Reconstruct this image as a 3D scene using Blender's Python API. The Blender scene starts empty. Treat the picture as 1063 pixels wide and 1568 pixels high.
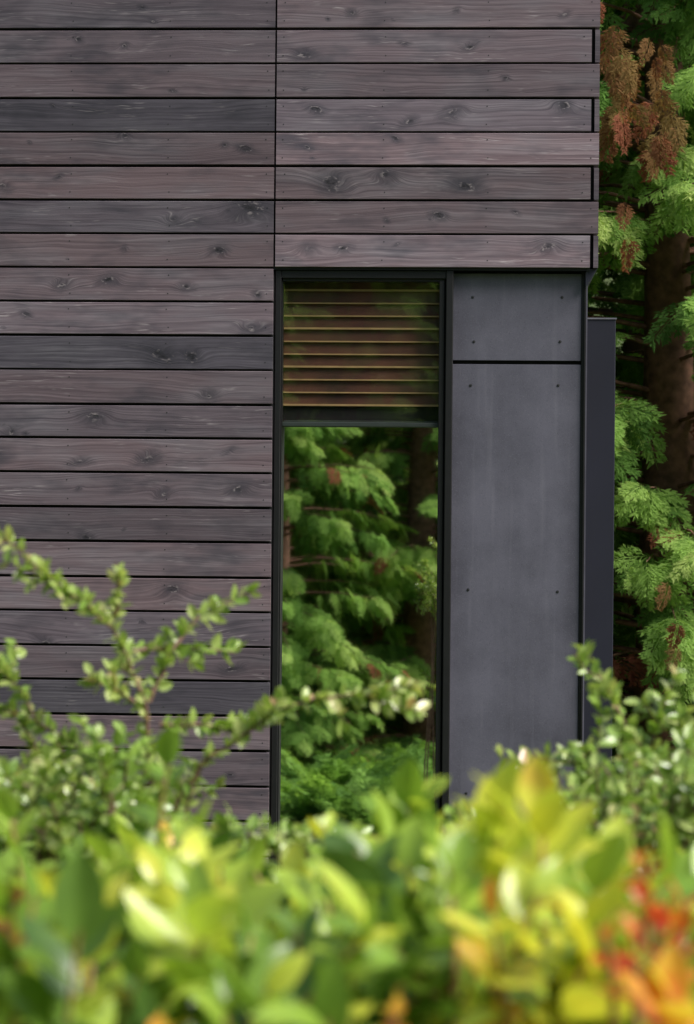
import bpy, math, random
import numpy as np
from mathutils import Vector, Matrix
rng=np.random.default_rng(11); random.seed(5)
sc=bpy.context.scene
sc.view_settings.view_transform='Standard'
try: sc.view_settings.look='None'
except: pass
sc.view_settings.exposure=0
D=bpy.data
# ------------------------------------------------------------ camera model
F=3700.0; CH=1.9
psi=math.radians(3.0); th=math.radians(0.5)
C=np.array([0.524,-10.0,CH])
fw=np.array([-math.sin(psi),math.cos(psi),0]); r0=np.array([math.cos(psi),math.sin(psi),0]); u0=np.array([0,0,1.0])
rt=r0*math.cos(th)+u0*math.sin(th); up=u0*math.cos(th)-r0*math.sin(th)
def P(px,py,Y):
    d=fw+rt*(px-531.5)/F+up*(784-py)/F
    t=(Y-C[1])/d[1]
    return C+d*t
cam=D.cameras.new('camera'); co=D.objects.new('camera',cam); sc.collection.objects.link(co)
M=Matrix(((rt[0],up[0],-fw[0],C[0]),(rt[1],up[1],-fw[1],C[1]),(rt[2],up[2],-fw[2],C[2]),(0,0,0,1)))
co.matrix_world=M
cam.sensor_fit='HORIZONTAL'; cam.sensor_width=24; cam.lens=24*F/1063.0
cam.clip_end=1500; cam.clip_start=0.05
cam.dof.use_dof=True; cam.dof.focus_distance=10.0; cam.dof.aperture_fstop=7.2
sc.camera=co
# ------------------------------------------------------------ light
W=D.worlds.new('World'); sc.world=W; W.use_nodes=True
nt=W.node_tree; bg=nt.nodes['Background']; sky=nt.nodes.new('ShaderNodeTexSky')
sky.sky_type='NISHITA'; sky.sun_disc=False
el=math.radians(47); az=math.radians(112)
sky.sun_elevation=el; sky.sun_rotation=az; sky.air_density=1.0; sky.dust_density=3.5; sky.ozone_density=1.0
nt.links.new(sky.outputs[0],bg.inputs[0]); bg.inputs[1].default_value=0.15
sd=Vector((math.sin(az)*math.cos(el),math.cos(az)*math.cos(el),math.sin(el)))
sl=D.lights.new('sun','SUN'); sl.energy=5.0; sl.angle=math.radians(30); sl.color=(1,0.97,0.93)
so=D.objects.new('sun',sl); sc.collection.objects.link(so); so.rotation_euler=sd.to_track_quat('Z','Y').to_euler()
# ------------------------------------------------------------ helpers
def empty(name,loc=(0,0,0)):
    e=D.objects.new(name,None); e.empty_display_size=.2; sc.collection.objects.link(e); e.location=loc; return e
def mesh(name,V,Q,attrs=None,smooth=False):
    V=np.asarray(V,dtype=np.float32).reshape(-1,3); Q=np.asarray(Q,dtype=np.int32).reshape(-1,4)
    me=D.meshes.new(name); me.vertices.add(len(V)); me.vertices.foreach_set('co',V.ravel())
    me.loops.add(Q.size); me.loops.foreach_set('vertex_index',Q.ravel())
    me.polygons.add(len(Q)); me.polygons.foreach_set('loop_start',np.arange(0,Q.size,4,dtype=np.int32))
    me.update(calc_edges=True)
    me.polygons.foreach_set('use_smooth',np.full(len(Q),bool(smooth)))
    for k,a in (attrs or {}).items():
        at=me.attributes.new(k,'FLOAT','POINT'); at.data.foreach_set('value',np.asarray(a,dtype=np.float32))
    me.update(); return me
def obj(name,me,mat,parent=None):
    o=D.objects.new(name,me); sc.collection.objects.link(o)
    if mat and len(me.materials)==0: me.materials.append(mat)
    if parent: o.parent=parent
    return o
BQ=[(0,1,3,2),(4,6,7,5),(0,4,5,1),(2,3,7,6),(0,2,6,4),(1,5,7,3)]
def box(name,x0,x1,y0,y1,z0,z1,mat,parent,bev=0.0):
    V=[(x,y,z) for x in(x0,x1) for y in(y0,y1) for z in(z0,z1)]
    o=obj(name,mesh(name,V,BQ),mat,parent)
    if bev:
        m=o.modifiers.new('b','BEVEL'); m.width=bev; m.segments=2
    return o
def tube_arr(pts,rad,n=6):
    pts=np.asarray(pts,float); V=[];Q=[]
    for i,p in enumerate(pts):
        t=pts[min(i+1,len(pts)-1)]-pts[max(i-1,0)]; t/= (np.linalg.norm(t)+1e-9)
        a=np.cross(t,[0.3,0.2,0.9] if abs(t[2])<.9 else [1,0.1,0]); a/=np.linalg.norm(a); b=np.cross(t,a)
        r=rad[i]
        for k in range(n):
            an=2*math.pi*k/n; V.append(p+r*(a*math.cos(an)+b*math.sin(an)))
    for i in range(len(pts)-1):
        for k in range(n):
            k2=(k+1)%n; Q.append((i*n+k,i*n+k2,(i+1)*n+k2,(i+1)*n+k))
    return V,Q
class Acc:
    def __init__(s): s.V=[];s.Q=[];s.n=0
    def add(s,V,Q):
        s.V.append(np.asarray(V,float)); s.Q.append(np.asarray(Q,int)+s.n); s.n+=len(V)
    def mesh(s,name,smooth=True): return mesh(name,np.concatenate(s.V),np.concatenate(s.Q),smooth=smooth)
# node helper
class N:
    def __init__(s,name):
        s.m=D.materials.new(name); s.m.use_nodes=True; s.t=s.m.node_tree; s.b=s.t.nodes['Principled BSDF']; s.out=s.t.nodes['Material Output']
    def lk(s,a,b): s.t.links.new(a,b)
    def put(s,v,sock):
        if isinstance(v,(int,float)): sock.default_value=v
        elif isinstance(v,tuple): sock.default_value=(v if len(v)==len(sock.default_value) else v+(1,))
        else: s.lk(v,sock)
    def attr(s,n):
        a=s.t.nodes.new('ShaderNodeAttribute'); a.attribute_name=n; return a.outputs['Fac']
    def math(s,op,a,b=0.0,c=0.0,clamp=False):
        n=s.t.nodes.new('ShaderNodeMath'); n.operation=op; n.use_clamp=clamp
        s.put(a,n.inputs[0]); s.put(b,n.inputs[1]); s.put(c,n.inputs[2]); return n.outputs[0]
    def xyz(s,x,y,z):
        n=s.t.nodes.new('ShaderNodeCombineXYZ'); s.put(x,n.inputs[0]);s.put(y,n.inputs[1]);s.put(z,n.inputs[2]); return n.outputs[0]
    def noise(s,vec,scale=1,detail=3,rough=.5,dist=0):
        n=s.t.nodes.new('ShaderNodeTexNoise'); s.lk(vec,n.inputs['Vector']); n.inputs['Scale'].default_value=scale
        n.inputs['Detail'].default_value=detail; n.inputs['Roughness'].default_value=rough; n.inputs['Distortion'].default_value=dist; return n.outputs[0]
    def ramp(s,f,stops,interp='LINEAR'):
        n=s.t.nodes.new('ShaderNodeValToRGB'); r=n.color_ramp; r.interpolation=interp
        while len(r.elements)<len(stops): r.elements.new(.5)
        for e,(p,c) in zip(r.elements,stops): e.position=p; e.color=(c,c,c,1) if isinstance(c,(int,float)) else tuple(c)+(1,)
        s.put(f,n.inputs[0]); return n.outputs[0]
    def mix(s,f,a,b,mode='MIX'):
        n=s.t.nodes.new('ShaderNodeMix'); n.data_type='RGBA'; n.blend_type=mode
        s.put(f,n.inputs[0]); s.put(a,n.inputs[6]); s.put(b,n.inputs[7]); return n.outputs[2]
    def mr(s,v,a,b,c,d):
        n=s.t.nodes.new('ShaderNodeMapRange'); s.put(v,n.inputs[0])
        for i,q in enumerate((a,b,c,d)): n.inputs[i+1].default_value=q
        return n.outputs[0]
    def coord(s):
        n=s.t.nodes.new('ShaderNodeTexCoord'); return n.outputs['Object']
    def sep(s,v):
        n=s.t.nodes.new('ShaderNodeSeparateXYZ'); s.lk(v,n.inputs[0]); return n.outputs
    def bump(s,h,st=.3,d=.002):
        n=s.t.nodes.new('ShaderNodeBump'); s.lk(h,n.inputs['Height']); n.inputs['Strength'].default_value=st; n.inputs['Distance'].default_value=d
        s.lk(n.outputs[0],s.b.inputs['Normal'])
def plain(name,col,rough=.5,metal=0,nz=0.12,scale=20):
    n=N(name); v=n.noise(n.coord(),scale,2)
    c=n.mix(n.mr(v,.3,.7,0,1),tuple(x*(1-nz) for x in col),tuple(x*(1+nz) for x in col)); n.lk(c,n.b.inputs['Base Color'])
    n.b.inputs['Roughness'].default_value=rough; n.b.inputs['Metallic'].default_value=metal; return n.m
# ------------------------------------------------------------ materials
def wood_mat():
    n=N('stained_cedar_board'); u,v,sd_,kf,kd,tone,hue=[n.attr(k) for k in('u','v','seed','kf','kd','tone','hue')]
    s7=n.math('MULTIPLY',sd_,17.3)
    n1=n.noise(n.xyz(n.math('MULTIPLY',u,1.3),n.math('MULTIPLY',v,6),s7),1,2)
    n1b=n.noise(n.xyz(n.math('MULTIPLY',u,5),n.math('MULTIPLY',v,12),s7),1,1)
    Fv=n.math('ADD',v,n.math('MULTIPLY',n.math('SUBTRACT',n1,.5),.085))
    Fv=n.math('ADD',Fv,n.math('MULTIPLY',n.math('SUBTRACT',n1b,.5),.014))
    Fv=n.math('ADD',Fv,n.math('MULTIPLY',kf,.05))
    g1=n.noise(n.xyz(n.math('MULTIPLY',u,1.0),n.math('MULTIPLY',Fv,110),s7),1,3,.6)
    g2=n.noise(n.xyz(n.math('MULTIPLY',u,6),n.math('MULTIPLY',Fv,420),s7),1,1,.6)
    g=n.math('ADD',n.math('MULTIPLY',g1,.7),n.math('MULTIPLY',g2,.3))
    gr=n.mr(g,.35,.65,0,1)
    patch=n.noise(n.xyz(n.math('MULTIPLY',u,2.2),n.math('MULTIPLY',v,9),n.math('ADD',s7,4.0)),1,3,.6)
    ca=n.mix(hue,(.064,.060,.080),(.116,.076,.086))
    cb=n.mix(hue,(.140,.131,.166),(.246,.174,.186))
    c=n.mix(gr,ca,cb)
    c=n.mix(n.mr(patch,.45,.75,0,.6),c,n.mix(gr,(.090,.085,.105),(.27,.252,.28)))
    dk=n.noise(n.xyz(n.math('MULTIPLY',u,3.0),n.math('MULTIPLY',v,8),n.math('ADD',s7,9.0)),1,3,.65)
    c=n.mix(n.mr(dk,.50,.74,0,.75),c,(.046,.044,.058))
    scx=n.noise(n.xyz(n.math('MULTIPLY',u,9),n.math('MULTIPLY',Fv,150),n.math('ADD',s7,2.0)),1,2,.7)
    sel=n.mr(n1b,.52,.68,0,1)
    c=n.mix(n.math('MULTIPLY',n.mr(scx,.58,.70,0,.5),sel),c,(.50,.45,.46))
    kn=n.noise(n.xyz(n.math('MULTIPLY',u,45),n.math('MULTIPLY',v,70),s7),1,2,.6)
    kl=n.noise(n.xyz(n.math('MULTIPLY',u,13),n.math('MULTIPLY',v,24),s7),1,2,.6)
    kk=n.math('ADD',kd,n.math('ADD',n.math('MULTIPLY',n.math('SUBTRACT',kn,.5),1.6),n.math('MULTIPLY',n.math('SUBTRACT',kl,.5),3.6)))
    c=n.mix(n.mr(kk,4.4,.9,0,.75),c,(.038,.036,.048))
    c=n.mix(n.math('MULTIPLY',n.mr(kk,1.4,.7,0,1),n.mr(kn,.40,.6,.25,.9)),c,(.014,.013,.016))
    hi=n.math('MULTIPLY',n.mr(n.math('ABSOLUTE',n.math('SUBTRACT',kk,1.5)),.45,.0,0,1),n.mr(kn,.50,.66,0,.5))
    c=n.mix(hi,c,(.46,.40,.40))
    c=n.mix(1.0,c,n.xyz(tone,tone,tone),'MULTIPLY')
    n.lk(c,n.b.inputs['Base Color']); n.b.inputs['Roughness'].default_value=.62; n.b.inputs['Specular IOR Level'].default_value=.35
    n.bump(n.math('SUBTRACT',g,n.math('MULTIPLY',n.mr(kk,1.3,.6,0,1),.4)),.5,.002)
    return n.m
WOOD=wood_mat()
def cement_mat():
    n=N('fibre_cement_panel'); c0=n.coord(); x,y,z=n.sep(c0)
    st=n.noise(n.xyz(n.math('MULTIPLY',x,6),n.math('MULTIPLY',y,9),n.math('MULTIPLY',z,.7)),1,3,.5)
    cl=n.noise(c0,4.5,5,.65); sp=n.noise(c0,230,2,.6)
    f=n.math('ADD',n.math('MULTIPLY',st,.5),n.math('MULTIPLY',cl,.5))
    c=n.mix(n.mr(f,.36,.64,0,1),(.072,.070,.094),(.132,.129,.168))
    c=n.mix(n.mr(sp,.60,.78,0,.5),c,(.22,.21,.25)); c=n.mix(n.mr(sp,.40,.25,0,.5),c,(.04,.04,.05))
    drip=n.noise(n.xyz(n.math('MULTIPLY',x,24),0.0,n.math('MULTIPLY',z,1.1)),1,2)
    c=n.mix(n.mr(drip,.58,.80,0,.28),c,(.25,.245,.29))
    n.lk(c,n.b.inputs['Base Color']); n.lk(n.mr(cl,.3,.7,.5,.7),n.b.inputs['Roughness']); n.bump(sp,.25,.001)
    return n.m
CEM=cement_mat()
BLK=plain('black_aluminium',(.006,.006,.007),.5,0,.2); MEM=plain('black_membrane',(.006,.006,.007),.85)
NAVY=plain('powder_coated_steel',(.015,.016,.029),.5,0,.12,3); SCR=plain('screw_steel',(.02,.02,.022),.5)
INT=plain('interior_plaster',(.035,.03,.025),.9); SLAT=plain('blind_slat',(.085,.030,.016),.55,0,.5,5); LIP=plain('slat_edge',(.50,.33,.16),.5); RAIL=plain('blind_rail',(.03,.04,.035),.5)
CAPM=plain('cap_flashing',(.16,.16,.19),.4); CONC=plain('concrete',(.2,.19,.18),.8)
def glass_mat(name,fac,tint,tr,ro=.004):
    n=N(name); t=n.t.nodes.new('ShaderNodeBsdfTransparent'); t.inputs[0].default_value=tr+(1,)
    g=n.t.nodes.new('ShaderNodeBsdfGlossy'); g.inputs['Color'].default_value=tint+(1,); g.inputs['Roughness'].default_value=ro
    b=n.t.nodes.new('ShaderNodeBump'); b.inputs['Strength'].default_value=.06; b.inputs['Distance'].default_value=.004
    n.lk(n.noise(n.coord(),2.2,1),b.inputs['Height']); n.lk(b.outputs[0],g.inputs['Normal'])
    m=n.t.nodes.new('ShaderNodeMixShader'); m.inputs[0].default_value=fac; n.lk(t.outputs[0],m.inputs[1]); n.lk(g.outputs[0],m.inputs[2]); n.lk(m.outputs[0],n.out.inputs[0]); return n.m
GL=glass_mat('reflective_glazing',.93,(.98,1,.97),(.6,.6,.6),.018); GU=glass_mat('clear_glazing',.07,(1,1,.95),(.95,.95,.93),.02)
def leaf_mat(name,stops,rough=.35,trans=.35,spec=.5,dead=None,nscale=30,cheap=False):
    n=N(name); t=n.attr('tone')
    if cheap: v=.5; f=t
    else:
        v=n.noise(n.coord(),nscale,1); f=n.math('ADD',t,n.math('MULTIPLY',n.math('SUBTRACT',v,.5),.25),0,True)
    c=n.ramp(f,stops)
    if dead: c=n.mix(n.attr('dead'),c,n.mix(v,dead[0],dead[1]))
    tl=n.t.nodes.new('ShaderNodeBsdfTranslucent'); n.lk(n.mix(1.0,c,(1.0,1.0,.6),'MULTIPLY'),tl.inputs[0])
    if cheap:
        b=n.t.nodes.new('ShaderNodeBsdfDiffuse'); n.lk(c,b.inputs[0]); bo=b.outputs[0]
    else:
        n.lk(c,n.b.inputs['Base Color']); n.b.inputs['Roughness'].default_value=rough; n.b.inputs['Specular IOR Level'].default_value=spec; bo=n.b.outputs[0]
    m=n.t.nodes.new('ShaderNodeMixShader'); m.inputs[0].default_value=trans; n.lk(bo,m.inputs[1]); n.lk(tl.outputs[0],m.inputs[2]); n.lk(m.outputs[0],n.out.inputs[0]); return n.m
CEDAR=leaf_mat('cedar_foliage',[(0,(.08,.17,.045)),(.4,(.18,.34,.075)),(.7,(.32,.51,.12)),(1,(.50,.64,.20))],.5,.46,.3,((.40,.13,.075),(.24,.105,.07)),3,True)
BROAD=leaf_mat('shrub_leaf',[(0,(.09,.18,.035)),(.3,(.25,.42,.055)),(.6,(.50,.66,.09)),(.8,(.84,.80,.09)),(.9,(.80,.36,.05)),(1,(.68,.08,.04))],.27,.42,.75)
SMALL=leaf_mat('cotoneaster_leaf',[(0,(.10,.20,.04)),(.5,(.30,.46,.08)),(.85,(.58,.66,.24)),(1,(.66,.42,.26))],.25,.35,.9)
BARK=plain('cedar_bark',(.20,.10,.065),.9,0,.4,15); TWIG=plain('twig_bark',(.16,.09,.06),.7,0,.3,40); STEM=plain('young_stem',(.35,.20,.09),.6,0,.3,30)
# ------------------------------------------------------------ house
house=empty('wood_clad_house')
ys=[-60,-8,44,97,150,202,254,306,358,410,462,514,567,620,672,725,778,831,885,938,991,1044,1097,1151,1205]
zr=[P(420,y,0)[2] for y in ys]
pit=zr[-2]-zr[-1]
while zr[-1]>-0.45: zr.append(zr[-1]-pit)
ztop=[zr[0]+pit*k for k in range(10,0,-1)]
zall=ztop+zr; off=len(ztop)
xj=P(421.5,230,0)[0]; xr=P(918,200,0)[0]; xo=P(905.5,200,0)[0]
isoff=off+9; zs=zall[isoff]
knots_px=[(235,33,.5),(190,70,.45),(120,60,.4),(375,227,1.1),(345,222,.7),(385,320,1.1),(350,322,.6),(5,285,.9),(265,337,.7),(335,383,.9),(95,437,1.1),(168,427,1.0),(285,440,.6),(395,452,.6),(40,480,.8),(385,503,.8),
(250,547,1.2),(292,547,1.2),(320,607,.7),(145,637,1.1),(18,662,.6),(38,664,.5),(122,708,.8),(225,703,1.0),(350,690,.6),(250,757,.8),(364,750,1.1),(130,822,.6),(265,903,1.1),(355,1025,1.3),(190,207,.6),(190,380,.5),(90,270,.5),(70,985,.6),(150,1110,.7),(300,1175,.8),
(465,84,.8),(620,66,.5),(720,72,.5),(865,22,.6),(482,166,1.1),(627,186,.9),(692,173,1.1),(862,160,1.1),(506,281,1.1),(591,269,1.0),(716,286,1.2),(672,330,1.2),(790,325,.5),(475,380,.7),(525,380,.8),(840,376,1.1),(605,212,.7),(470,225,.5),(540,20,.5),(700,15,.4)]
KW=[(P(a,b,0)[0],P(a,b,0)[2],s*rng.uniform(.55,1.1)) for a,b,s in knots_px]
tonesL={4:.66,5:.82,8:.92,11:.78,0:1.05,6:.95,10:1.25,16:.8,21:.7,1:.85,2:.92,14:1.1,12:.95}
class Boards:
    def __init__(s): s.V=[];s.Q=[];s.A={k:[] for k in('u','v','seed','kf','kd','tone','hue')};s.n=0
    def add(s,a0,a1,z0,z1,mapf,seed,tone,hue,knots,da=.006,th=.02):
        nu=max(2,int((a1-a0)/da)+1); us=np.linspace(a0,a1,nu); nv=20; vs=np.linspace(z0,z1,nv)
        e=.0015
        us=np.concatenate([[a0,a0],us[1:-1],[a1,a1]]); du=np.ones(len(us))*0; du[0]=th;du[-1]=th
        vs=np.concatenate([[z0,z0,z0+e],vs[1:-1],[z1-e,z1,z1]]); dv=np.zeros(len(vs)); dv[0]=th;dv[-1]=th;dv[1]=e;dv[-2]=e
        U,Vv=np.meshgrid(us,vs,indexing='ij'); Dp=np.maximum(du[:,None],dv[None,:])
        pts=mapf(U.ravel(),Dp.ravel(),Vv.ravel())
        kf=np.zeros(U.size); kd=np.full(U.size,7.0)
        for kx,kz,ks in knots:
            hsh=abs(math.sin(kx*91.7+kz*37.3)*43758.5)%1; h2=(hsh*17.31)%1; h3=(hsh*53.7)%1
            r=.019*ks; dx=(U.ravel()-kx); dz=(Vv.ravel()-kz); rot=(h2-.5)*1.0; dx,dz=dx*math.cos(rot)+dz*math.sin(rot),-dx*math.sin(rot)+dz*math.cos(rot)
            sg=1 if (kz-(z0+z1)/2)<0 else -1
            kf+=sg*ks*.9*np.exp(-((dx/(r*(2.6+1.8*h3)))**2+(dz/(r*1.7))**2))
            kd=np.minimum(kd,np.sqrt((dx/((.9+.8*hsh)*r))**2+(dz/((.55+.35*h3)*r))**2)+(.75*h2 if ks<1 else .2*h2))
        nu,nv=len(us),len(vs); i,j=np.meshgrid(np.arange(nu-1),np.arange(nv-1),indexing='ij'); b=(i*nv+j).ravel()
        s.Q.append(np.stack([b,b+nv,b+nv+1,b+1],1)+s.n); s.V.append(pts); n=len(pts); s.n+=n
        for k,a in zip(('u','v','kf','kd'),(U.ravel(),Vv.ravel(),kf,kd)): s.A[k].append(a)
        for k,a in zip(('seed','tone','hue'),(seed,tone,hue)): s.A[k].append(np.full(n,a))
    def make(s,name): return obj(name,mesh(name,np.concatenate(s.V),np.concatenate(s.Q),{k:np.concatenate(a) for k,a in s.A.items()}),WOOD,house)
front=lambda U,Dp,Z: np.stack([U,Dp,Z],1)
side=lambda U,Dp,Z: np.stack([xr-Dp,U,Z],1)
gap=.0105
BL=Boards();BR=Boards();BS=Boards()
nails=Acc()
def nail(x,z,y=0,r=.0028):
    V=[(x+r*math.cos(a),y-.0006,z+r*math.sin(a)) for a in np.linspace(0,2*math.pi,8,endpoint=False)]
    nails.add(V,[(0,1,2,3),(0,3,4,7),(4,5,6,7)])
for i in range(len(zall)-1):
    g0,g1=rng.uniform(-.0015,.0015,2)
    z1,z0=zall[i]-gap/2+g0,zall[i+1]+gap/2+g1; row=i-off
    def kn(a0,a1): 
        L=[k for k in KW if z0<k[1]<z1 and a0-.05<k[0]<a1+.05]
        for _ in range(rng.integers(0,3)): L.append((rng.uniform(a0,a1),rng.uniform(z0+.02,z1-.02),rng.uniform(.12,.35)))
        return L
    t=tonesL.get(row,rng.uniform(.85,1.12)); h=rng.uniform(.3,.95) if row not in(4,21,11) else .12
    xe=xj-.004
    BL.add(-2.6,xe,z0,z1,front,rng.uniform(0,9),t,h,kn(-1.6,xe))
    BL.add(-8,-2.606,z0,z1,front,rng.uniform(0,9),rng.uniform(.8,1.1),.6,[],.05)
    for xx in (xe-.03,xe-.03-.41,xe-.03-.82,xe-.03-1.23):
        nail(xx+rng.uniform(-.006,.006),z0+.028); nail(xx+rng.uniform(-.006,.006),z1-.028)
    if i<isoff:
        full=((row-1)%2==0)
        if row==8: full=False
        e=xr if full else xo
        t={2:1.2,3:.95,4:1.28,5:1.5,6:.86,7:.92,8:1.5}.get(row,rng.uniform(.9,1.1)); h={5:.8,2:.6,4:.4,3:.6,6:.8,8:.7}.get(row,.7)
        BR.add(xj+.004,e-.0005,z0,z1,front,rng.uniform(0,9),t,h,kn(xj,e))
        BS.add(0.0 if not full else .0215,6,z0,z1,side,rng.uniform(0,9),rng.uniform(.7,.9),.5,[],.05)
        for xx in (xj+.035,xj+.45,xj+.88,e-.03):
            nail(xx+rng.uniform(-.006,.006),z0+.028); nail(xx+rng.uniform(-.006,.006),z1-.028)
BL.make('board_cladding_field'); BR.make('board_cladding_upper'); BS.make('board_cladding_side')
obj('cladding_nails',nails.mesh('nails',False),SCR,house)
YP=.055
xw0=P(419,800,.03)[0]; xw1=P(691,800,.03)[0]; xp0=P(692.5,650,YP)[0]; xp1=P(889,650,YP)[0]; xc1=P(896,650,YP)[0]
zb=0.30; TOPZ=zall[0]+.01; GZ=-.8
box('upper_core',-8,xr-.0225,.0225,6,zs+.012,TOPZ,MEM,house)
box('lower_core_west',-8,xw0-.004,.0225,6,GZ,zs+.012,MEM,house)
box('lower_core_east',xp0-.01,xc1-.006,YP+.02,6,GZ,zs+.012,MEM,house)
box('room_back',xw0-.004,xp0-.01,3,6,GZ,zs+.012,INT,house)
box('window_sill_wall',xw0-.004,xp0-.01,.05,3,GZ,zb-.03,CONC,house)
box('roof_parapet',-8.05,xr+.03,-.03,6.05,TOPZ,TOPZ+.12,BLK,house,.005)
box('soffit_flashing',xj-.004,xc1+.012,.012,YP+.05,zs-.006,zs+.0115,BLK,house)
pw=[P(a,b,.03) for a,b in((897,441),(915,412),(897,412))]
Vw=[(p[0],y,p[2]) for y in(.02,.30) for p in pw]
obj('soffit_return',mesh('soffit_return',Vw,[(0,1,4,3),(1,2,5,4),(2,0,3,5)]),NAVY,house)
Vt=[(pw[0][0],.0195,pw[0][2]),(pw[1][0],.0195,pw[1][2]),((pw[1][0]+pw[2][0])/2,.0195,pw[1][2]),(pw[2][0],.0195,pw[2][2])]
obj('soffit_return_face',mesh('soffit_return_face',Vt,[(0,1,2,3)]),NAVY,house)
def panel(name,y0,y1):
    z1=P(790,y0,YP)[2]; z0=P(790,y1,YP)[2]
    box(name,xp0,xp1,YP,YP+.016,z0,z1,CEM,house,.0012)
panel('cement_panel_upper',419,552); panel('cement_panel_tall',558,1420)
box('cement_panel_base',xp0,xp1,YP,YP+.016,GZ+.05,P(790,1426,YP)[2],CEM,house,.0012)
k=0
for a,b in((724,455),(861,455),(726,523),(858,523),(721,590),(855,590),(717,903),(854,906),(714,1215),(853,1215)):
    p=P(a,b,YP); k+=1
    V,Q=tube_arr([(p[0],YP+.002,p[2]),(p[0],YP-.0015,p[2]),(p[0],YP-.0025,p[2])],[.006,.006,.0001],10); obj('panel_screw_%d'%k,mesh('screw',V,Q,smooth=False),SCR,house)
box('corner_trim_inner',xp1+.002,xp1+.012,YP-.004,YP+.02,GZ,zs-.007,BLK,house)
box('corner_trim_outer',xp1+.0125,xc1,YP-.012,YP+.03,GZ,zs-.0075,BLK,house)
box('side_cement_panel',xc1-.0055,xc1+.008,YP+.032,6,GZ+.05,zs+.01,CEM,house)
f0=P(897,700,.4)[0]; f1=P(943,520,.4)[0]; fz=P(920,489,.4)[2]
box('steel_fin',xc1+.0085,f1,.4,1.0,GZ,fz,NAVY,house,.003)
box('steel_fin_cap',xc1+.0085,f1+.004,.396,1.004,fz+.0005,fz+.007,CAPM,house)
zt=zs-.007; 
win=house
gx0=P(430.5,800,.04)[0]; gx1=P(670,800,.04)[0]; gz1=P(550,431,.04)[2]
box('window_frame_left',xw0,gx0-.006,.02,.10,zb,zt,BLK,win,.002); box('window_frame_left_bead',gx0-.0055,gx0,.035,.099,zb,gz1,BLK,win)
box('window_frame_right',gx1+.028,xw1+.001,.016,.10,zb,zt,BLK,win,.003); box('window_sash_right',gx1,gx1+.022,.028,.099,zb,gz1,BLK,win,.003)
box('window_frame_channel',gx1+.022,gx1+.028,.045,.09,zb,zt,MEM,win)
box('window_frame_head',gx0-.0055,gx1+.0275,.022,.10,gz1+.012,zt,BLK,win,.002); box('window_head_bead',gx0,gx1+.022,.034,.0895,gz1+.0005,gz1+.0115,BLK,win)
box('window_sill',gx0,gx1,.015,.105,zb-.03,zb+.03,BLK,win,.003)
zm=P(550,650,.05)[2]
V=[]
for x in(gx0+.0005,gx1-.0005):
    for dy in(0,.005):
        for z in(zb+.031,zm-.0095):
            V.append((x,.078-.021*(x-(gx0+gx1)/2)+.0105*(z-zm)+.006+dy,z))
obj('glass_lower',mesh('glass_lower',V,BQ),GL,win)
box('glass_upper',gx0,gx1,.050,.056,zm+.0095,gz1,GU,win)
box('window_transom',gx0+.0003,gx1-.0003,.046,.093,zm-.009,zm+.009,RAIL,win,.002)
zy=P(550,640,.11)[2]; zz=P(550,446,.11)[2]; pt=(zz-zy-.05)/9
for k in range(13):
    z=zy+.05+k*pt
    if z>zt-.01: break
    V=[(x,y,zq) for x in(gx0-.01,gx1+.01) for (y,zq) in((.100,z+.004),(.108,z+pt+.004),(.111,z+pt+.004),(.103,z+.004))]
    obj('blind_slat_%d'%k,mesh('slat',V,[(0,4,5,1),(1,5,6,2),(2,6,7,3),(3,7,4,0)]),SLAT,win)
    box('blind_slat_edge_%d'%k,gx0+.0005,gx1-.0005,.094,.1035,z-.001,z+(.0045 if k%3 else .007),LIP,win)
box('blind_bottom_rail',gx0+.0005,gx1-.0005,.096,.115,zm-.004,zm+.018,RAIL,win,.003)
box('blind_valance',gx0-.01,gx1+.01,.1055,.118,zm+.0182,zy+.049,MEM,win)
# ------------------------------------------------------------ ground
xs=np.concatenate([np.linspace(-250,-20,24),np.linspace(-18,18,60),np.linspace(20,250,24)]); nx=len(xs)
X,Y=np.meshgrid(xs,xs,indexing='ij'); R=np.hypot(X,Y); S=np.clip((R-32)/80,0,1); Z=GZ+S*S*(3-2*S)*42+ .05*np.sin(X*1.3)*np.cos(Y*1.1)*(R>9)
i,j=np.meshgrid(np.arange(nx-1),np.arange(nx-1),indexing='ij'); b=(i*nx+j).ravel()
n=N('mossy_ground'); a=n.noise(n.coord(),1.2,5); b2=n.noise(n.coord(),25,4)
n.lk(n.mix(n.mr(b2,.3,.7,.2,.9),n.mix(n.mr(a,.4,.6,0,1),(.035,.05,.015),(.05,.035,.02)),(.06,.11,.02)),n.b.inputs['Base Color']); n.b.inputs['Roughness'].default_value=.9; n.bump(b2,.8,.03)
obj('ground',mesh('ground',np.stack([X.ravel(),Y.ravel(),Z.ravel()],1),np.stack([b,b+nx,b+nx+1,b+1],1),smooth=True),n.m)
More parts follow.
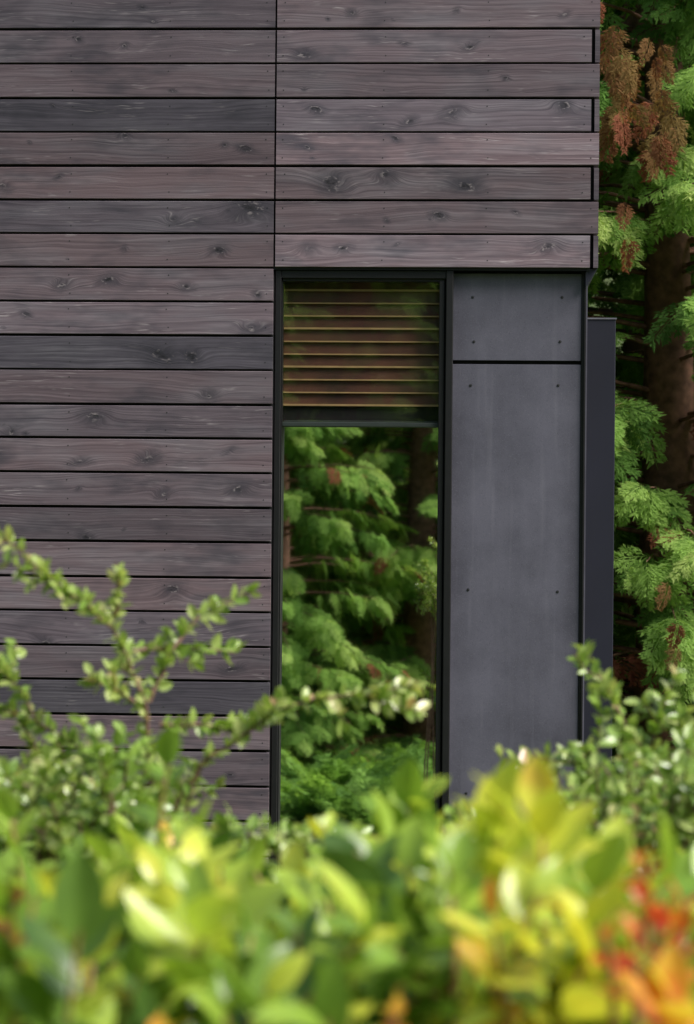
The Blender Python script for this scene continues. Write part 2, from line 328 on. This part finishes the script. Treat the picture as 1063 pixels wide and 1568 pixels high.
# ------------------------------------------------------------ cedars
def rhomb(p,d,L,w,V,Q):
    d=np.array(d,float); d/=np.linalg.norm(d); s=np.array([-d[1],d[0],0]); p=np.array(p,float); n0=len(V)
    V+= [p, p+d*L*.45+s*w, p+d*L, p+d*L*.45-s*w]; Q.append((n0,n0+1,n0+2,n0+3))
def spray(seed):
    r=np.random.default_rng(seed); V=[];Q=[]
    rhomb((0,0,0),(1,0,0),1.0,.012,V,Q)
    for k in range(8):
        for sg in(-1,1):
            x=.06+.107*k+r.uniform(-.02,.02)+(.04 if sg>0 else 0); L=(.42*(1-x)**.75+.07)*r.uniform(.75,1.15); an=math.radians(r.uniform(38,58))*sg
            d=np.array([math.cos(an),math.sin(an),0]); p=np.array([x,0,0]); rhomb(p,d,L,.028,V,Q)
            m=3 if L>.22 else 1
            for q in range(m):
                for s2 in(-1,1):
                    a2=an+s2*math.radians(r.uniform(28,45)); rhomb(p+d*L*(.2+.7*q/m),(math.cos(a2),math.sin(a2),0),L*.38*(1-.4*q/m)*r.uniform(.8,1.2),.026,V,Q)
    V=np.array(V); V[:,2]=-.28*V[:,0]**2-.5*np.abs(V[:,1])**1.5+r.normal(0,.012,len(V)); return V,np.array(Q)
SPR=[spray(s) for s in range(4)]
def frames(d,nrm):
    d=d/np.linalg.norm(d,axis=1,keepdims=True); s=np.cross(nrm,d); s/=np.linalg.norm(s,axis=1,keepdims=True)+1e-9; n_=np.cross(d,s); return np.stack([d,s,n_],2)
def scatter(tmpl,pos,dirs,nrm,scale,idx):
    VV=[];QQ=[];own=[];n=0; Fm=frames(dirs,nrm)
    for t,(tv,tq) in enumerate(tmpl):
        m=np.where(idx==t)[0]
        if len(m)==0: continue
        v=np.einsum('nij,vj->nvi',Fm[m],tv)*scale[m][:,None,None]+pos[m][:,None,:]
        q=(tq[None]+ (np.arange(len(m))*len(tv))[:,None,None])+n
        VV.append(v.reshape(-1,3)); QQ.append(q.reshape(-1,4)); own.append(np.repeat(m,len(tv))); n+=len(m)*len(tv)
    return np.concatenate(VV),np.concatenate(QQ),np.concatenate(own)
def cedar_meshes(seed,H,R0,deadp,nb=6,step=.26,smin=.26):
    r=np.random.default_rng(seed); pos=[];dr=[];nm=[];sc_=[];tn=[];dd=[]; wood=Acc()
    pts=[(0.05*math.sin(z*.6),0.05*math.cos(z*.5),z) for z in np.linspace(-.1,H,14)]
    wood.add(*tube_arr(pts,[.24*(1-z/14)**.8+.012 for z in range(14)],9))
    h=.25
    while h<H*.98:
        Rr=R0*(1-h/H)**.5
        for q in range(nb):
            a=r.uniform(0,2*math.pi); L=Rr*r.uniform(.55,1.1); hz=h+r.uniform(-.1,.1); ca,sa=math.cos(a),math.sin(a)
            btone=r.normal(0,.13); isd=r.random()<deadp*.5
            def bp(t): 
                rr=L*t; return np.array([ca*rr,sa*rr,hz+.22*rr-.17*rr*rr*(2.0/R0)+.12*max(0,t-.8)])
            wood.add(*tube_arr([bp(t) for t in(0,.3,.6,.95)],[.024,.014,.008,.003],4))
            ns=int(7+L*7)
            for s in range(ns):
                t=.35+.65*((s+r.uniform(0,1))/ns)**.8; p=bp(t)
                sg=1 if s%2 else -1; an=a+sg*math.radians(r.uniform(15,65))*(1 if t<.93 else .2)
                pitch=math.radians(r.uniform(-65,0)); d=np.array([math.cos(an)*math.cos(pitch),math.sin(an)*math.cos(pitch),math.sin(pitch)])
                pos.append(p+r.normal(0,.03,3)); dr.append(d); nm.append(np.array([ca*.9,sa*.9,1])+r.normal(0,.35,3)); sc_.append(r.uniform(smin,.5)*(1.1-.2*t))
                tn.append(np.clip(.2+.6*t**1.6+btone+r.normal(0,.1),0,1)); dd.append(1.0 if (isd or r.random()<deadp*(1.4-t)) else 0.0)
        h+=step
    pos,dr,nm,sc_,tn,dd=map(np.array,(pos,dr,nm,sc_,tn,dd))
    V,Q,own=scatter(SPR,pos,dr,nm,sc_,r.integers(0,4,len(pos)))
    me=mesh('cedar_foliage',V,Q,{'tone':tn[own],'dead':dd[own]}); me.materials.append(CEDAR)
    wm=wood.mesh('cedar_wood'); wm.materials.append(BARK); return me,wm
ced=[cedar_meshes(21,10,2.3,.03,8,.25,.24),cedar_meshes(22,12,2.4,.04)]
def tree(x,y,k,rot,s=1.0,parent=None,name='cedar_tree'):
    e=empty(name,(x,y,GZ)); e.rotation_euler[2]=rot; e.scale=(s,s,s)
    if parent: e.parent=parent
    obj('foliage',ced[k][0],None,e); obj('trunk_and_limbs',ced[k][1],None,e); return e
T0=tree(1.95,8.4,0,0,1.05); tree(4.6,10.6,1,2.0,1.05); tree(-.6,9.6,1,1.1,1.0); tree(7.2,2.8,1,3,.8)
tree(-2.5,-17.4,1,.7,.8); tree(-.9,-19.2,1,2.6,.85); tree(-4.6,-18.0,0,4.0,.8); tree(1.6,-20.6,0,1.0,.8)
# browned hanging sprays on the nearest cedar
r=np.random.default_rng(31); m=44; ctr=[(955,110),(1010,95),(945,170),(1005,200),(960,300),(925,40),(1030,960)]
ci=r.choice(7,m,p=[.24,.22,.18,.14,.08,.08,.06]); pos=np.array([P(*ctr[c],6.15) for c in ci])+r.normal(0,1,(m,3))*np.array([.045,.12,.15])
aa=r.uniform(0,6.28,m); dirs=np.stack([np.cos(aa)*.35,np.sin(aa)*.3-.2,-np.ones(m)],1)
V,Q,own=scatter(SPR,pos-np.array([1.95,8.4,GZ]),dirs,np.stack([r.normal(0,.8,m),-np.ones(m),np.full(m,.3)],1),r.uniform(.16,.32,m),r.integers(0,4,m))
o=obj('browned_sprays',mesh('browned_sprays',V/1.05,Q,{'tone':np.full(len(own),.3),'dead':r.uniform(.6,1,m)[own]}),CEDAR,T0)
fo=empty('distant_forest')
r=np.random.default_rng(3)
for (x,y) in [(2.4,12.6),(-1.5,13),(5.8,13.5),(4,17),(0.3,16),(9,14),(-5,13),(-9,14)]:
    tree(x+r.uniform(-.3,.3),y+r.uniform(-.3,.3),1,r.uniform(0,6),r.uniform(1.2,1.4),fo,'forest_cedar')
for (x,y) in [(-2.6,-21.4),(-.2,-22.6),(2.4,-23),(-4.6,-21.8),(-7,-21),(-2.2,-24.5)]:
    tree(x+r.uniform(-.2,.2),y+r.uniform(-.2,.2),1,r.uniform(0,6),r.uniform(.8,.95),fo,'forest_cedar')
# fern understorey
m=1500; cl=np.floor(np.arange(m)/9).astype(int); cx=r.uniform(-6,2.5,200)[cl]; cy=r.uniform(-18,-11.8,200)[cl]
an=r.uniform(0,6.28,m); pt_=r.uniform(.3,1.1,m)
dirs=np.stack([np.cos(an)*np.cos(pt_),np.sin(an)*np.cos(pt_),np.sin(pt_)],1); pos=np.stack([cx+np.cos(an)*.05,cy+np.sin(an)*.05,np.full(m,GZ)],1)
V,Q,own=scatter(SPR,pos,dirs,np.stack([-np.cos(an)*.5,-np.sin(an)*.5,np.ones(m)],1),r.uniform(.45,.8,m),r.integers(0,4,m))
obj('fern_undergrowth',mesh('fern_undergrowth',V,Q,{'tone':r.uniform(.1,.6,m)[own],'dead':np.zeros(len(own))}),CEDAR)
# ------------------------------------------------------------ foreground shrubs
def leaf(nu=6,wr=.27,fold=.25,curl=.15,seed=0):
    V=[];Q=[]
    for i in range(nu+1):
        t=i/nu; w=wr*math.sin(math.pi*min(1,t*.93+.04))**.75*(1-.25*t)
        if i==nu: w=.004
        if i==0: w=.015
        for j in(-1,-.5,0,.5,1):
            V.append((t,w*j,fold*abs(w*j)-curl*t*t+.012*math.sin(t*9+j*2+seed)*abs(j)))
    for i in range(nu):
        for j in range(4): b=i*5+j; Q.append((b,b+5,b+6,b+1))
    return np.array(V),np.array(Q)
LT=[leaf(6,.30,.3,.10,0),leaf(6,.27,.15,.3,1),leaf(6,.33,.45,-.05,2)]
class Leaves:
    def __init__(s): s.p=[];s.d=[];s.n=[];s.s=[];s.t=[]
    def add(s,p,d,n,sc_,t): s.p.append(p);s.d.append(d);s.n.append(n);s.s.append(sc_);s.t.append(t)
    def make(s,name,mat,parent,seed):
        r=np.random.default_rng(seed); V,Q,own=scatter(LT,np.array(s.p),np.array(s.d),np.array(s.n),np.array(s.s),r.integers(0,3,len(s.p)))
        return obj(name,mesh(name,V,Q,{'tone':np.clip(np.array(s.t),0,1)[own]},smooth=True),mat,parent)
r=np.random.default_rng(77)
hedge=empty('broadleaf_hedge'); HL=Leaves(); HW=Acc()
def shoot(L,Wd,base,d,length,nl,size,tone,rs=.0022,spread=1.0,tv=.10):
    d=d/np.linalg.norm(d); bend=r.normal(0,.25,3)
    pt=lambda t: base+d*length*t+bend*length*t*t*.35
    Wd.add(*tube_arr([pt(0),pt(.35),pt(.7),pt(1)],[rs*1.3,rs,rs*.8,rs*.4],5))
    a0=r.uniform(0,6.28); s1=np.cross(d,[.3,.9,.1]); s1/=np.linalg.norm(s1); s2=np.cross(d,s1)
    for k in range(nl):
        t=.12+.88*(k+.5)/nl; an=a0+k*2.4+r.normal(0,.3); rad=s1*math.cos(an)+s2*math.sin(an)
        ld=d*(.35+.5*t)+rad*spread*(1.1-.6*t)+r.normal(0,.15,3); nn=d*.9-rad*.5+np.array([0,-.25,.5])+r.normal(0,.4,3)
        L.add(pt(t),ld,nn,size*r.uniform(.7,1.15)*(.75+.4*math.sin(math.pi*t)),tone+r.normal(0,tv))
def toppx(px):
    xsn=[-200,0,120,200,300,420,520,600,680,760,880,980,1063,1300]; yn=[1260,1260,1245,1230,1235,1265,1240,1215,1205,1200,1225,1265,1275,1290]
    return np.interp(px,xsn,yn)
for _ in range(820):
    y=r.uniform(-8.55,-7.4); d=y+10; px=r.uniform(-160,1230); ln=r.uniform(.07,.13)
    py=toppx(px)+10+(ln+.025)*F/d+ r.uniform(0,1)**1.3*430+abs(r.normal(0,18))
    b=P(px,py,y); dirv=np.array([r.normal(0,.45),r.normal(-.1,.45),1.0])
    tone=r.choice([.08,.25,.45,.6,.7],p=[.14,.2,.26,.24,.16])
    if 640<px<900 and r.random()<.35 and d<2.2: tone=.73
    shoot(HL,HW,b,dirv,ln,int(r.integers(5,9)),r.uniform(.036,.062),tone)
for px,py,y,t,s in [(760,1150,-8.35,.71,.062),(835,1130,-8.4,.72,.066),(700,1225,-8.35,.68,.058),(800,1255,-8.4,.73,.06),(570,1130,-8.0,.5,.048),(645,1155,-8.0,.25,.056),(600,1200,-8.1,.45,.052),(465,1225,-7.8,.70,.032),
      (235,1105,-7.9,.3,.048),(320,1195,-8.1,.5,.055),(130,1240,-8.1,.55,.055),(230,1250,-8.2,.5,.06),(520,1260,-8.2,.5,.055),(890,1260,-8.3,.70,.05),(60,1340,-8.5,.6,.075),(700,1340,-8.3,.6,.06),(30,1170,-7.9,.4,.048)]:
    ln=.095; dd_=y+10; b=P(px+r.normal(0,8),py+(ln+s*.75)*F/dd_,y); shoot(HL,HW,b,np.array([r.normal(0,.12),r.normal(0,.12),1]),ln,7,s,t,spread=.8,tv=.05)
# turned (autumn) shoots
for px,py,y,t,s in [(990,1270,-8.52,.98,.022),(1010,1335,-8.55,.98,.026),(975,1385,-8.6,.96,.020),(1045,1350,-8.55,.96,.022),(940,1370,-8.6,.92,.018),(1010,1440,-8.65,.83,.045),(1055,1470,-8.65,.85,.05),
      (240,1530,-8.6,.86,.03),(590,1480,-8.55,.91,.016),(840,1390,-8.5,.79,.034),(560,1520,-8.6,.91,.016),(15,1330,-8.5,.92,.014)]:
    ln=.06; dd_=y+10; b=P(px,py+(ln+s*.6)*F/dd_,y); shoot(HL,HW,b,np.array([r.normal(0,.12),r.normal(-.2,.12),1]),ln,7,s,t,spread=.9,tv=.04)
for _ in range(300):
    y=r.uniform(-8.3,-7.3); px=r.uniform(-150,1220); b=P(px,1600,y); b[2]=r.uniform(GZ+.5,b[2]); shoot(HL,HW,b,np.array([r.normal(0,.6),r.normal(0,.6),1]),.16,8,.05,.2)
for _ in range(46):
    y=r.uniform(-8.2,-7.4); px=r.uniform(-100,1180); t=P(px,1460,y); f=np.array([t[0]+r.normal(0,.12),y+r.normal(0,.1),GZ-.05])
    m=(t+f)/2+r.normal(0,.05,3); HW.add(*tube_arr([f,m,(m+t)/2+r.normal(0,.02,3),t],[.013,.010,.006,.002],7))
HL.make('leaves',BROAD,hedge,1); obj('stems',HW.mesh('hedge_stems'),STEM,hedge)
# cotoneaster
cot=empty('cotoneaster_shrub'); CL=Leaves(); CW=Acc()
def twig(pp,leafs=.021,step=.0065,r1=.004,tone=.6,sub=True):
    pp=np.array(pp); seg=np.linalg.norm(np.diff(pp,axis=0),axis=1); cs=np.concatenate([[0],np.cumsum(seg)]); T=cs[-1]
    n_=max(4,int(T/.02)); tt=np.linspace(0,T,n_); q=np.stack([np.interp(tt,cs,pp[:,k]) for k in range(3)],1)
    for _ in range(2): q[1:-1]=(q[:-2]+2*q[1:-1]+q[2:])/4
    q[1:-1]+=r.normal(0,.0022,(n_-2,3))
    CW.add(*tube_arr(q,np.linspace(r1,r1*.3,n_),5))
    s=T*.04
    while s<T:
        f=s/T; p=np.array([np.interp(s,tt,q[:,k]) for k in range(3)]); i=min(n_-2,int(f*(n_-1))); d=q[i+1]-q[i]; d/=np.linalg.norm(d)
        for _ in range(r.integers(1,4)):
            rad=r.normal(0,1,3); rad-=d*rad.dot(d); rad/=np.linalg.norm(rad)
            CL.add(p,d*.5+rad+np.array([0,0,.25]),np.array([0,-.4,1])+r.normal(0,.6,3),leafs*r.uniform(.6,1.25),tone+r.normal(0,.14))
        if sub and r.random()<.15 and f>.15:
            rad=r.normal(0,1,3); e=p+(d*.8+rad*.5)*r.uniform(.02,.06); twig([p,(p+e)/2+r.normal(0,.004,3),e],leafs,.008,.0015,tone,False)
        s+=step*r.uniform(.6,1.4)
def T(pts,y0,y1,**k):
    ysn=np.linspace(y0,y1,len(pts)); twig([P(a,b,y) for (a,b),y in zip(pts,ysn)],**k)
YC=-6.8
T([(240,1330),(232,1200),(225,1080),(200,1010),(165,955),(110,905),(60,880),(25,835),(-10,820)],YC,YC-.15,tone=.7)
T([(228,1075),(262,985),(300,950),(345,925),(385,905)],YC,YC+.1)
T([(195,1000),(240,990),(300,990),(360,1000)],YC,YC+.1,tone=.6)
T([(168,955),(190,905),(178,862)],YC,YC-.05,tone=.75)
T([(225,1090),(190,1060),(150,1045)],YC,YC)
T([(250,1280),(300,1170),(390,1115),(450,1075),(520,1060),(605,1065)],YC-.1,YC-.1,tone=.7)
T([(245,1110),(300,1105),(360,1125),(420,1100)],YC,YC)
T([(230,1300),(180,1200),(120,1140),(60,1110),(20,1040),(-20,1010)],YC,YC)
T([(120,1300),(80,1180),(40,1110),(0,1080),(-40,1070)],YC+.1,YC)
T([(150,1290),(130,1200),(90,1150)],YC,YC)
T([(1060,1320),(1010,1180),(960,1110),(925,1045),(880,1000)],YC,YC)
T([(1010,1330),(990,1180),(1010,1110),(1020,1060)],YC,YC)
T([(1100,1300),(1060,1180),(1040,1110),(1075,1060)],YC,YC)
T([(1000,1260),(940,1180),(880,1165),(830,1160)],YC,YC,tone=.7)
T([(960,1300),(930,1200),(895,1140)],YC,YC)
for _ in range(165):
    side_=r.random(); px=r.uniform(-60,250) if side_<.42 else (r.uniform(900,1150) if side_<.85 else r.uniform(300,900))
    top=r.uniform(1160,1270) if side_<.85 else r.uniform(1245,1300); y=r.uniform(-7.25,-6.8); dx=r.normal(0,50)
    T([(px,top+230),(px+dx*.3,top+110),(px+dx*.7,top+40),(px+dx,top)],y,y+r.uniform(-.1,.1),tone=r.uniform(.35,.75),step=.010)
for _ in range(26):
    px=r.choice([r.uniform(-50,250),r.uniform(900,1120)]); y=r.uniform(-7.2,-6.85); t=P(px,1430,y); f=np.array([t[0]+r.normal(0,.1),y,GZ-.05]); CW.add(*tube_arr([f,(f+t)/2+r.normal(0,.03,3),t],[.009,.006,.003],6))
CL.make('leaves',SMALL,cot,2); obj('stems',CW.mesh('coton_stems'),TWIG,cot)
print('faces',sum(len(m.polygons) for m in D.meshes))
